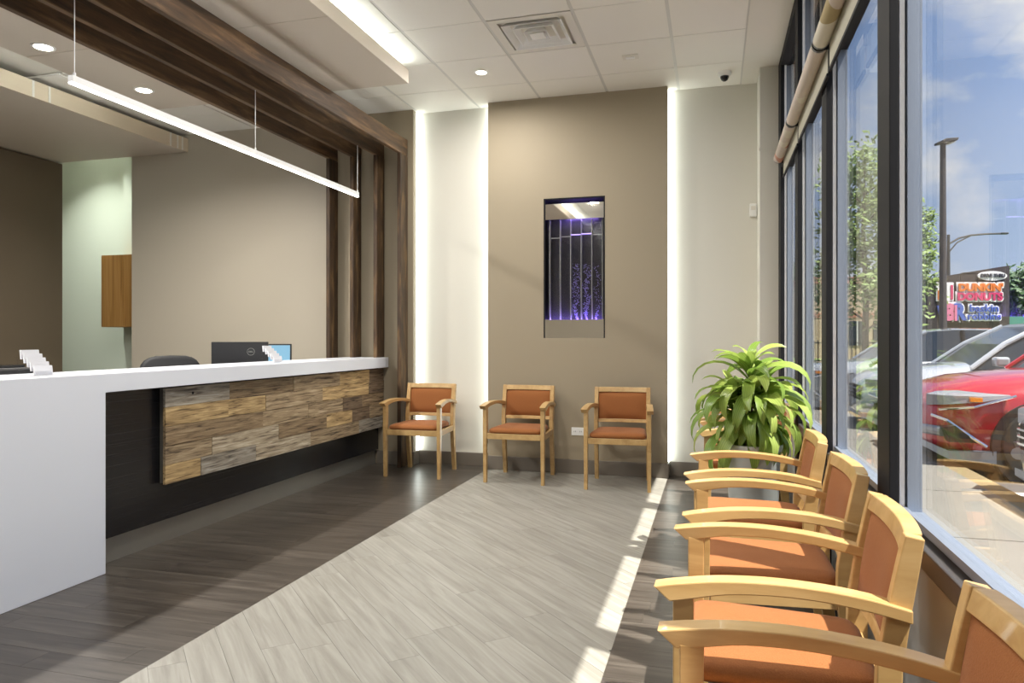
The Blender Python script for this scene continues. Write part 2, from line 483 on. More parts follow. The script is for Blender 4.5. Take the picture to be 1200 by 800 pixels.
# reception side: corridor opening, brown wall, pale wall
struct(B(-7.25, -7.09, -2.6, 6.43, 0, 3.17).build('wall_left', 'wall_brown'), 'glossy brown side wall of the reception')
struct(B(-9.0, -5.85, 7.6, 7.75, 0, 4.0).build('wall_corridor', 'wall_pale'), 'pale green corridor wall')
struct(B(-6.0, -5.85, YW + .151, 7.6, 0, 4.0).build('wall_corridor_side', 'wall_pale'))
struct(B(-7.2, -6.0, 7.42, 7.599, 0, 4.0).build('trim_2', 'wall_pale'))
struct(B(XL - .15, -5.85, 6.45, 7.75, 4.0, 4.1).build('ceiling_corridor', 'ceil_paint'))
struct(B(XL - .15, -6.0, 6.44, 6.58, CZ + .12, 4.0).build('wall_corridor_header', 'wall_pale'))
struct(B(XL - .15, XL, YB, 7.75, 0, 4.0).build('wall_far_left', 'wall_greige'))
struct(B(XL, XW + .1, YB - .15, YB, 0, CZ).build('wall_front', 'wall_greige'))

# ---- ceiling
ceiling = struct(B(XL - .15, XW + .12, YB - .15, 6.58, CZ + .02, CZ + .12).build('ceiling', 'ceil_paint'), 'suspended ceiling of white tiles')
B(.23, XW, YB, 6.06, CZ - .004, CZ + .02).build('soffit_strip', 'ceil_paint', ceiling)
B(.23, .357, 6.06, YW, CZ - .004, CZ + .02).build('soffit_strip', 'ceil_paint', ceiling)
OX, OY, T = -1.511, 4.667, 0.61
DIFF = (-1.511, 4.667)
xs = [OX + T * i for i in range(-3, 3)] + [.23]
ys = [OY + T * j for j in range(-12, 3)] + [YW]
mainbar, crossbar = [], []
for i in range(len(xs) - 1):
    for j in range(len(ys) - 1):
        x0, x1, y0, y1 = xs[i], xs[i + 1], ys[j], ys[j + 1]
        if abs(x0 - DIFF[0]) < .01 and abs(y0 - DIFF[1]) < .01: continue
        B(x0 + .012, x1 - .012, y0 + .004, y1 - .004, CZ - .003, CZ + .012).build('tile', 'ceil_tile', ceiling)
for x in xs:
    B(x - .012, x + .012, ys[0], YW, CZ, CZ + .019).build('grid_bar', 'tbar', ceiling)
for y in ys[:-1]:
    B(xs[0], .23, y - .004, y + .004, CZ - .0005, CZ + .018).build('grid_bar', 'tbar', ceiling)
for x0 in [OX + T * i for i in range(-9, -3)]:
    for y0 in [OY + T * j for j in range(0, 3)]:
        y1 = min(y0 + T, YW)
        B(x0 + .012, x0 + T - .012, y0 + .004, y1 - .004, CZ - .003, CZ + .012).build('tile', 'ceil_tile', ceiling)
# floating box over the counter, lit along its edges
BX0, BX1, BY1, BZ0, BZ1 = -4.70, -2.30, 5.19, 3.20, 3.305
cloud = B(BX0, BX1, YB, BY1, BZ0 + .004, BZ1).build('ceiling_raft', 'soffit', ceiling)
cloud['label'] = 'beige floating ceiling raft over the counter'
yb = BY1
while yb > YB:
    y0 = max(yb - 1.22, YB)
    for (a, b_) in ((BX0, -4.1), (-4.1, -3.2), (-3.2, BX1)):
        B(a + (0.002 if a > BX0 else 0), b_ - (0.002 if b_ < BX1 else 0), y0 + .003, yb - (.003 if yb < BY1 else 0), BZ0, BZ0 + .004).build('raft_panel', 'soffit', cloud)
    yb = y0
st = tag(MB().box(BX1 - .045, BX1 - .012, YB, BY1 - .03, BZ1, BZ1 + .009).build('led_strip', 'led_cove'), 'white light strip on the ceiling raft facing the waiting area', 'light strip')
tag(MB().box(BX0 - .010, BX0 - .0005, YB, BY1 - .03, 3.268, 3.300).build('led_strip', 'led_cove'), 'white light strip on the ceiling raft facing the reception back', 'light strip')
# lower soffit behind the counter
sof = struct(MB().box(XL, -5.40, YB, YW - .013, 3.185, 3.325).build('ceiling_soffit', 'soffit'), 'dropped soffit behind the reception with a beige edge')
B(-5.40, -5.385, YB, YW - .013, 3.185, 3.325).build('fascia', 'soffit_face', sof)
for y in (2.6, 3.0, 3.12, 4.6, 4.75, 6.15, 6.25, 6.32):
    B(-5.385, -5.382, y, y + .02, 3.187, 3.323).build('fascia_joint', 'ceil_paint', sof)
tr = thing('ceiling_light', 'square panel light set in the dropped soffit', 'ceiling light', (-7.15, 4.85, 3.185))
B(-.35, .35, -.35, .35, -.006, -.001).build('frame', 'tbar', tr)
B(-.31, .31, -.31, .31, -.010, -.006).build('diffuser', 'troffer', tr)

# ------------------------------------------------------------------ window wall
XO = 0.590
wr = structE('wall_right', label='storefront window wall of dark framing')
B(XW, XO, YB, 6.06, 3.30, CZ + .2).build('head', 'bronze', wr)
B(XW, XO, YB, 6.06, 0, .05).build('bottom_rail', 'bronze', wr)
B(XW, .545, YB, 6.06, .628, .681).build('sill', 'bronze_sill', wr, bevel=.004)
MULL = [(5.86, 6.058), (4.71, 4.86), (3.55, 3.70), (2.33, 2.49), (1.15, 1.31), (-.03, .13), (-1.2, -1.05), (-2.6, -2.4)]
for a, b_ in MULL:
    B(XW - .002, .524, a, b_, 0, 3.37).build('mullion', 'bronze', wr, bevel=.003)
    mu = B(.524, XO, a + .02, b_ - .02, 0, 3.37).build('mullion_back', 'alu', wr)
    MB().box(.526, .540, a + .004, b_ - .004, .05, 3.30).box(.574, .582, a + .004, b_ - .004, .05, 3.30).build('glazing_bead', 'alu_white', mu)
for i in range(len(MULL) - 1):
    hi, lo = MULL[i][0], MULL[i + 1][1]
    w = structE('window_%d' % (i + 1), (XG, (hi + lo) / 2, 0), 'tall storefront window bay with transom light')
    h = (hi - lo) / 2
    def part(nm, mt, *bx, **k):
        return B(*bx).build(nm, mt, w, **k)
    part('pane', 'pane', -.004, .004, -h, h, .70, 2.52)
    part('pane', 'pane', -.004, .004, -h, h, 2.60, 3.30)
    f = MB().box(-.025, .022, -h, h, .655, .700).box(-.04, .03, -h, h, .60, .655)
    f.build('bottom_frame', 'alu', w)
    part('bottom_bead', 'alu', -.034, -.022, -h, h, .690, .712)
    part('transom', 'bronze', -.063, .022, -h, h, 2.515, 2.60)
    part('spandrel_panel', 'spandrel', -.045, .02, -h, h, .05, .628)
    for sgn in (-1, 1):
        B(-.02, .018, sgn * h - (.008 if sgn > 0 else 0), sgn * h + (.008 if sgn < 0 else 0), .70, 2.515).build('side_frame', 'alu', w)
# facade and brow outside
struct(B(.64, .935, YB - 1, 8.0, 3.40, 3.52).build('trim_3', 'bronze'), 'dark brow over the storefront')
struct(MB().box(XO, .64, YB - 1, 8.0, 3.33, 4.6).build('wall_facade', 'brick_tan'), 'tan brick facade above the windows')
struct(B(.505, .60, 6.06, 8.0, 0, 3.4).build('wall_outer_pier', 'brick_tan'))

# roller blinds
def blind(y0, y1, label, drop=2.375):
    t = thing('roller_blind', label, 'blind', (.452, (y0 + y1) / 2, 2.50), group='rolled-up patterned blinds')
    h = (y1 - y0) / 2 - .006
    m = MB(); n = 20; rr = .034
    rings = []
    for k in range(9):
        y = -h + 2 * h * k / 8
        rings.append([(rr * math.cos(2 * math.pi * i / n), y, rr * math.sin(2 * math.pi * i / n)) for i in range(n)])
    m.loft(rings); m.build('rolled_fabric', 'blind_fabric', t, smooth=True)
    for s_ in (-1, 1):
        MB().tube([(0, s_ * h, 0), (0, s_ * (h + .020), 0)], .0335, 16).build('end_cap', 'black_plastic', t)
    B(.033, .036, -h, h, drop - 2.50, 0.0).build('fabric_drop', 'blind_plain', t)
    B(.030, .040, -h, h, drop - 2.515, drop - 2.50).build('hem_bar', 'bronze', t)
    B(-.012, .044, -h - .026, -h - .021, -.03, .06).build('bracket', 'bronze', t)
    B(-.012, .044, h + .021, h + .026, -.03, .06).build('bracket', 'bronze', t)
blind(4.60, 5.50, 'rolled-up patterned blind over the end window beside the corner column')
blind(3.42, 4.555, 'rolled-up patterned blind over the window beside the potted plant')
blind(2.24, 3.375, 'rolled-up patterned blind two windows along from the corner column')
blind(1.10, 2.195, 'rolled-up patterned blind over the widest window in view')

# vertical light strips in the recesses
def strip(x0, x1, label):
    return tag(B(x0, x1, YW - .058, YW - .006, .13, CZ - .01).build('led_strip', 'led_white'), label, 'light strip')
strip(-2.744, -2.734, 'bright vertical light strip beside the pilaster and timber posts')
strip(XA - .011, XA - .001, 'vertical light strip tucked behind the counter side of the accent panel')
strip(XB_ + .001, XB_ + .011, 'bright vertical light strip beside the window side of the accent panel')

# ------------------------------------------------------------------ reception counter
ct = thing('reception_counter', 'long white reception counter with reclaimed wood front', 'counter', (-3.0, 4.0, 0))
def cpart(nm, mt, x0, x1, y0, y1, z0, z1, parent=None, **k):
    o = B(x0 + 3.0, x1 + 3.0, y0 - 4.0, y1 - 4.0, z0, z1).build(nm, mt, parent or ct, **k)
    return o
MB().prism([(0.4 - 4, 0), (2.969 - 4, 0), (2.969 - 4, .926), (6.285 - 4, .926), (6.285 - 4, 1.022), (0.4 - 4, 1.022)], -.41, .007, 'x').build('countertop', 'solid_white', ct, bevel=.002, seg=1)['label'] = 'white top and end panel in one smooth piece'
cpart('body', 'dark_laminate', -3.39, -3.10, 2.969, 6.285, .14, .926)['label'] = 'black streaked laminate front'
cpart('kick_plate', 'steel', -3.36, -3.13, 2.969, 6.285, 0, .14)
dk = thing('reception_desk', 'lower white work desk hidden behind the reception counter', 'desk', (-3.83, 3.4, 0))
B(-.36, .405, -2.8, 2.68, .71, .75).build('desk_top', 'solid_white', dk, bevel=.003)
for y in (-2.75, -.1, 2.5):
    B(-.33, .40, y, y + .03, 0, .71).build('side_panel', 'solid_white', dk)
bd = cpart('board_backing', 'seam', -3.10, -3.06, 3.46, 6.28, .362, .912)
rows = 5
hh = (.915 - .357) / rows
tints = dict(g=(.62, .63, .64), y=(.88, .70, .42), b=(.52, .42, .30), d=(.34, .27, .21), t=(.68, .58, .44), l=(.76, .72, .64))
pat = [[('y', .30), ('g', .55), ('l', .7), ('t', .8), ('g', .5)],
       [('t', .42), ('l', .75), ('b', .7), ('y', .45), ('d', .35), ('t', .3)],
       [('b', .95), ('t', .6), ('t', .55), ('d', .35), ('b', .45)],
       [('y', .55), ('y', .4), ('t', .75), ('y', .8), ('d', .3)],
       [('g', .58), ('b', .75), ('t', .7), ('y', .55), ('d', .3)]]
for r_ in range(rows):
    y = 3.44
    k = 0
    tot = sum(q[1] for q in pat[r_]); scl = (6.283 - 3.44) / tot
    for tn, ln in pat[r_]:
        y1 = y + ln * scl
        pr = rng.uniform(0, .006)
        o = cpart('board', 'barn_board', -3.062, -3.046 + pr, y + .001, y1 - .001, .357 + r_ * hh + .001, .357 + (r_ + 1) * hh - .001, bevel=.0015, seg=1)
        c = tints[tn]; v = rng.uniform(.88, 1.08)
        o.color = (c[0] * v, c[1] * v, c[2] * v, 1)
        y = y1
cpart('grommet', 'bronze', -3.047, -3.040, 3.66, 3.672, .865, .88)

# timber frames
def timber(x0, x1, label, z0=0.0):
    t = thing('timber_frame', label, 'timber frame', ((x0 + x1) / 2, 6.21, 0), group='dark timber post and beam frames')
    w = (x1 - x0) / 2
    B(-w, w, YB - 6.21, .075, 2.925, 3.085).build('beam', 'timber', t, bevel=.003, seg=1)
    B(-w, w, -.082, .078, z0, 2.925).build('post', 'timber_post', t, bevel=.003, seg=1)
timber(-3.572, -3.534, 'dark timber post and beam frame deepest behind the counter, farthest from the waiting chairs')
timber(-3.320, -3.282, 'dark timber post and beam frame second in from the reception back wall side', 1.022)
timber(-3.075, -3.037, 'dark timber post and beam frame that the linear pendant hangs from', 1.022)
timber(-2.832, -2.795, 'dark timber post and beam frame in front of the counter end, beside a chair')

# linear pendant
pl = thing('linear_pendant', 'long slim white linear pendant hung over the counter', 'pendant lamp', (-3.055, 4.30, 2.462))
B(-.016, .016, -1.485, 1.485, 0.008, .042).build('housing', 'alu_white', pl, bevel=.003)
B(-.012, .012, -1.484, 1.484, 0.0, .008).build('diffuser', 'led_lamp', pl)
for y in (-1.46, 0.0, 1.48):
    MB().tube([(0, y, .042), (0, y, .46)], .0025, 6).build('cable', 'alu_white', pl)
    MB().tube([(0, y, .042), (0, y, .06)], .007, 8).build('cable_grip', 'alu_white', pl)

# downlights
def downlight(x, y, z, label, power, r=.06, col=(1.0, .96, .90), spread=175, group=None):
    t = thing('downlight', label, 'downlight', (x, y, z), group=group)
    MB().lathe([(r + .014, 0.0), (r + .014, -.005), (r, -.006), (r - .004, -.002)], 28).build('trim_ring', 'white_plastic', t)
    MB().lathe([(r - .004, -.004), (r - .005, -.0065), (.001, -.0065)], 28).build('lens', 'downlight', t)
    l = bpy.data.lights.new('downlight_lamp', 'AREA'); l.shape = 'DISK'; l.size = r * 2; l.energy = power; l.color = col; l.spread = R(spread)
    lo = bpy.data.objects.new('lamp', l); COL.objects.link(lo); lo.parent = t; lo.location = (0, 0, -.012)
PW = 20
downlight(-4.42, 3.86, BZ0, 'warm round downlight in the ceiling raft over the reception desk, nearer the white end panel', PW * 2.0, spread=158)
downlight(-4.41, 4.75, BZ0, 'warm round downlight in the ceiling raft near its far edge', PW * 2.0, spread=158)
downlight(-4.42, 2.2, BZ0, 'added out-of-view downlight in the ceiling raft above the counter end', PW * 2.0, spread=158)  # unseen extra, added to throw more light on the reception wall
downlight(-4.42, 0.4, BZ0, 'added out-of-view downlight in the ceiling raft beyond the counter end', PW * 2.0, spread=158)  # likewise an added lamp out of view, for more reception light
TILE = CZ - .003
downlight(-1.821, 5.557, TILE, 'small round downlight in the tile in front of the accent panel', PW, .045)
downlight(-1.229, 4.36, TILE, 'small round downlight next to the square air diffuser', PW, .045)
for (x, y, lb) in ((-1.82, 3.2, 'added out-of-view downlight over the middle of the light floor'), (-.62, 3.2, 'added out-of-view downlight over the window chairs'), (-1.82, 1.4, 'added out-of-view downlight above the near floor'), (-.62, 1.4, 'added out-of-view downlight above the nearest window chairs'), (-1.82, -.5, 'added out-of-view downlight over the entrance floor'), (-.62, -.5, 'added out-of-view downlight over the entrance by the windows')):
    downlight(x, y, TILE, lb, PW * (.9 if x < -1 else .35), .045)  # unseen lamps added to raise the general room light

downlight(-7.6, 6.80, 3.999, 'added unseen downlight that brightens the pale corridor behind the reception', 26, .06, (.95, 1.0, .92), spread=95)  # added out of view so that the corridor wall gets light
# ceiling fixtures
df = thing('air_diffuser', 'square white louvred air diffuser in the tile ceiling', 'air vent', (DIFF[0] + T / 2, DIFF[1] + T / 2, CZ - .003))
def frustum(h0, z0, h1, z1, th=.006):
    m = MB(); q = lambda h, z: [(-h, -h, z), (h, -h, z), (h, h, z), (-h, h, z)]
    rings = [q(h0, z0), q(h1, z1), q(h1 - th, z1), q(h0 - th, z0 )]
    m.loft(rings + [rings[0]], cap=False)
    return m
frustum(.293, 0, .245, .004, .004).build('outer_flange', 'tbar', df)
MB().box(-.293, .293, -.293, -.235, -.001, .004).box(-.293, .293, .235, .293, -.001, .004).box(-.293, -.235, -.235, .235, -.001, .004).box(.235, .293, -.235, .235, -.001, .004).build('face_frame', 'ceil_paint', df)
for h0, h1, zz in ((.215, .165, -.012), (.15, .105, -.014), (.085, .045, -.016)):
    frustum(h0, zz, h1, .035).build('louvre', 'white_plastic', df)
B(-.05, .05, -.05, .05, -.016, -.010).build('centre_plate', 'white_plastic', df)
B(-.235, .235, -.235, .235, .036, .040).build('duct_back', 'black_plastic', df)
dc = thing('security_camera', 'small dome security camera on the ceiling by the corner', 'camera', (.088, 6.10, TILE))
MB().lathe([(.055, 0), (.055, -.02), (.045, -.032), (.03, -.034)], 24).build('base', 'white_plastic', dc, smooth=True)
MB().lathe([(.034, -.030), (.034, -.045), (.026, -.062), (.012, -.072), (.001, -.074)], 20).build('dome', 'screen_black', dc, smooth=True)
sd = thing('occupancy_sensor', 'small white sensor plate on a ceiling tile', 'sensor', (-.616, 5.56, TILE))
B(-.06, .06, -.045, .045, -.008, 0).build('plate', 'ceil_paint', sd, bevel=.002)
B(-.035, .035, -.02, .02, -.014, -.008).build('lens', 'white_plastic', sd, bevel=.003)

# wall fittings
ot = thing('wall_outlet', 'white power outlet low on the taupe accent panel', 'outlet', (-1.16, YP, .375))
B(-.058, .058, -.006, 0, -.035, .035).build('cover_plate', 'white_plastic', ot, bevel=.002)
for x in (-.026, .026):
    so = B(x - .017, x + .017, -.008, -.006, -.015, .015).build('socket', 'white_plastic', ot, bevel=.001)
    MB().box(x - .008, x - .005, -.0085, -.008, -.006, .006).box(x + .005, x + .008, -.0085, -.008, -.006, .006).build('slot', 'black_plastic', so)
sn = thing('wall_sensor', 'small white sensor box on the wall by the column', 'sensor', (.325, YW - .001, 2.29))
B(-.028, .028, -.03, 0, -.055, .055).build('housing', 'white_plastic', sn, bevel=.004)
B(-.018, .018, -.034, -.03, .0, .035).build('lens', 'ceil_paint', sn, bevel=.002)

# ------------------------------------------------------------------ bubble fountain
fx = (NX0 + NX1) / 2; hw = (NX1 - NX0) / 2
ft = thing('bubble_fountain', 'recessed bubble wall fountain with purple light and mirrored ends', 'fountain', (fx, YP, NZ0))
FH = NZ1 - NZ0
def fp(nm, mt, *bx, parent=None, **k): return B(*bx).build(nm, mt, parent or ft, **k)
fr = MB().box(-hw, -hw + .012, .002, .118, 0, FH).box(hw - .012, hw, .002, .118, 0, FH).box(-hw + .012, hw - .012, .002, .118, FH - .012, FH)
fr.build('frame', 'bronze', ft)
fp('back_panel', 'niche_dark', -hw, hw, .118, .125, 0, FH)
fp('mirror_header', 'mirror', -hw + .012, hw - .001, .012, .030, 1.065, 1.205)
fp('mirror_tray', 'mirror', -hw + .008, hw - .001, .004, .05, .0, .165)
nt_ = 5
x0 = -hw + .045; x1 = hw - .03; cw = (x1 - x0) / nt_
lv = [.93, .94, .955, .96, .95]
for k in range(nt_ + 1):
    fp('divider', 'grey_plastic', x0 + k * cw - .0025, x0 + k * cw + .0025, .045, .095, .165, 1.065)
for k in range(nt_):
    cx = x0 + (k + .5) * cw
    tb = fp('tube_panel', 'acrylic', cx - cw / 2 + .003, cx + cw / 2 - .003, .042, .045, .165, 1.065)
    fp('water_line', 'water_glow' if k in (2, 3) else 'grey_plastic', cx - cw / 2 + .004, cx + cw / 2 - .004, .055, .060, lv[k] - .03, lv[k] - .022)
    if k in (2, 3, 4):
        rb = random.Random(20 + k)
        m = MB()
        nb = {2: 420, 3: 420, 4: 140}[k]
        for _ in range(nb):
            u = rb.random() ** 1.9
            z = .17 + u * .5
            sp = min(cw * .42, .006 + u * .12)
            xx = cx + rb.gauss(0, sp * .45) + .012 * math.sin(u * 14 + k)
            xx = max(cx - cw / 2 + .006, min(cx + cw / 2 - .006, xx))
            yy = .070 + rb.uniform(-.015, .015); rr = rb.uniform(.0014, .0036)
            m.add([(xx + rr, yy, z), (xx - rr, yy, z), (xx, yy + rr, z), (xx, yy - rr, z), (xx, yy, z + rr * 1.6), (xx, yy, z - rr * 1.6)],
                  [(0, 2, 4), (2, 1, 4), (1, 3, 4), (3, 0, 4), (2, 0, 5), (1, 2, 5), (3, 1, 5), (0, 3, 5)])
        o = m.build('bubbles', 'bubble', ft); o['kind'] = 'stuff'
fp('light_strip', 'led_purple', -hw + .03, hw - .03, .06, .085, .155, .165)['label'] = 'purple light strip under the tubes'
fp('light_strip', 'led_purple', -hw + .16, hw - .10, .06, .085, 1.10, 1.11)

# ------------------------------------------------------------------ things on the counter
def cards(x, y, label, rz=0.0):
    t = thing('card_holder', label, 'card holder', (x, y, 1.022), rz, 'business card holders on the counter')
    for k in range(5):   # tiers step up and back
        yb, zb = -.060 + k * .024, .004 + k * .019
        B(-.048, .048, yb - .008, yb - .006, zb, zb + .020).build('tier_lip', 'acrylic', t)
        MB().prism([(yb - .004, zb), (yb + .006, zb), (yb + .012, zb + .045), (yb + .002, zb + .045)], -.045, .045, 'x').build('card_stack', 'card_white', t)
    MB().prism([(-.070, 0), (.050, 0), (.060, .10), (.057, .10), (.040, .004), (-.070, .004)], -.050, -.048, 'x').build('side_panel', 'acrylic', t)
    MB().prism([(-.070, 0), (.050, 0), (.060, .10), (.057, .10), (.040, .004), (-.070, .004)], .048, .050, 'x').build('side_panel', 'acrylic', t)
cards(-3.20, 2.75, 'clear tiered holder of white business cards above the white end panel', R(84))
cards(-3.20, 4.70, 'clear tiered holder of white business cards in front of the monitor', R(84))

def text_mesh(txt, size, depth, offset=0.0, align='CENTER', shear=0.0):
    c = bpy.data.curves.new('txt', 'FONT'); c.body = txt; c.size = size; c.extrude = depth; c.offset = offset
    c.align_x = align; c.align_y = 'CENTER'; c.resolution_u = 4; c.shear = shear
    o = bpy.data.objects.new('txt', c); COL.objects.link(o)
    dg = bpy.context.evaluated_depsgraph_get(); dg.update()
    me = bpy.data.meshes.new_from_object(o.evaluated_get(dg))
    bpy.data.objects.remove(o); bpy.data.curves.remove(c)
    return me
def text_obj(name, txt, size, depth, mat, parent, loc, rot=(R(90), 0, 0), offset=0.0, scale=(1, 1, 1)):
    me = text_mesh(txt, size, depth, offset); me.name = name
    me.materials.clear(); me.materials.append(MATS[mat])
    o = link(name, me, parent, loc); o.rotation_euler = rot; o.scale = scale
    return o

mo = thing('monitor', 'black desktop monitor turned away, round maker mark on its back', 'monitor', (-3.68, 4.98, .75), R(38))
MB().prism([(-.012, .10), (.022, .10), (-.018, .425), (-.042, .425)], -.215, .215, 'x').build('screen_case', 'black_plastic', mo, bevel=.005)
B(-.03, .03, .0, .06, .01, .2).build('stand', 'black_plastic', mo, bevel=.004)
B(-.11, .11, -.08, .12, 0, .012).build('base', 'black_plastic', mo, bevel=.004)
ring = MB()
rr_ = []
for k in range(25):
    a = 2 * math.pi * k / 24
    rr_.append((.08 + .028 * math.cos(a), -.0375 + -.028 * math.sin(a) * .11, .345 + .028 * math.sin(a)))
ring.tube(rr_, .0016, 6, cap=False).build('logo_ring', 'steel', mo)
text_obj('logo_text', 'DELL', .017, .0006, 'steel', mo, (.08, -.0385, .345), (R(90) , 0, 0), .0003)

tb = thing('tablet', 'slim tablet with a pale blue lit screen behind the card holder', 'tablet', (-3.62, 5.34, .75), R(30))
MB().prism([(0, .0), (.012, .0), (.075, .405), (.063, .405)], -.15, .15, 'x').build('case', 'black_plastic', tb, bevel=.003)
MB().prism([(-.0004, .015), (.0605, .393), (.0600, .393), (-.0009, .015)], -.136, .136, 'x').build('screen', 'screen_blue', tb)
B(-.05, .05, .01, .14, 0, .01).build('stand', 'black_plastic', tb)

oc = thing('office_chair', 'black office chair tucked behind the reception counter', 'chair', (-4.18, 4.90, 0), R(60))
def padded(w, d, h, n=8, p=.35):
    """rounded pad of size w,d,h centred at origin"""
    m = MB(); rings = []
    for k in range(n + 1):
        t = -1 + 2 * k / n
        s_ = (1 - abs(t) ** 3.2) ** .33 if abs(t) < 1 else .0
        s_ = max(s_, .55)
        ring_ = []
        for i in range(24):
            a = 2 * math.pi * i / 24
            ca, sa = math.cos(a), math.sin(a)
            ring_.append((w / 2 * math.copysign(abs(ca) ** p, ca) * (s_ * .12 + .88), d / 2 * math.copysign(abs(sa) ** p, sa) * (s_ * .25 + .75), h / 2 * t))
        rings.append(ring_)
    return m.loft(rings)
padded(.50, .46, .07, p=.55).build('backrest', 'black_rubber', oc, (0, .24, .83), smooth=True).rotation_euler = (R(90), 0, 0)
padded(.50, .48, .09).build('seat', 'black_rubber', oc, (0, 0, .47), smooth=True)
MB().tube([(0, 0, .08), (0, 0, .43)], .03, 12).build('gas_lift', 'bronze', oc)
B(-.03, .03, .18, .24, .42, .60).build('back_bracket', 'bronze', oc)
for k in range(5):
    a = 2 * math.pi * k / 5
    lg = MB().tube([(0, 0, .10), (.29 * math.cos(a), .29 * math.sin(a), .07)], [.025, .016], 8).build('leg', 'bronze', oc)
    MB().tube([(.29 * math.cos(a) - .015, .29 * math.sin(a), .03), (.29 * math.cos(a) + .015, .29 * math.sin(a), .03)], .03, 12).build('caster', 'black_rubber', lg)
for s_ in (-1, 1):
    MB().tube([(s_ * .25, -.02, .45), (s_ * .29, -.02, .50), (s_ * .29, -.02, .64)], .014, 8).build('arm_post', 'bronze', oc)
    B(s_ * .29 - .035, s_ * .29 + .035, -.14, .12, .64, .67).build('arm_pad', 'black_rubber', oc, bevel=.008)

pr = thing('desk_printer', 'black desk device standing behind the white counter end', 'printer', (-3.93, 3.08, .75))
B(-.20, .20, -.22, .12, 0, .29).build('case', 'black_plastic', pr, bevel=.012)
B(-.17, .17, -.19, .09, .29, .305).build('lid', 'screen_black', pr, bevel=.005)
B(.20, .215, -.16, .06, .06, .14).build('paper_slot', 'screen_black', pr)

cb = thing('wall_cabinet', 'oak wall cabinet on the pale corridor wall', 'cabinet', (-6.87, 7.42, 1.34))
B(-.36, .30, -.30, -.002, 0, .88).build('case', 'cabinet_wood', cb, bevel=.003)
B(-.358, -.031, -.318, -.301, .002, .878).build('door', 'cabinet_wood', cb, bevel=.002)
B(-.029, .298, -.318, -.301, .002, .878).build('door', 'cabinet_wood', cb, bevel=.002)

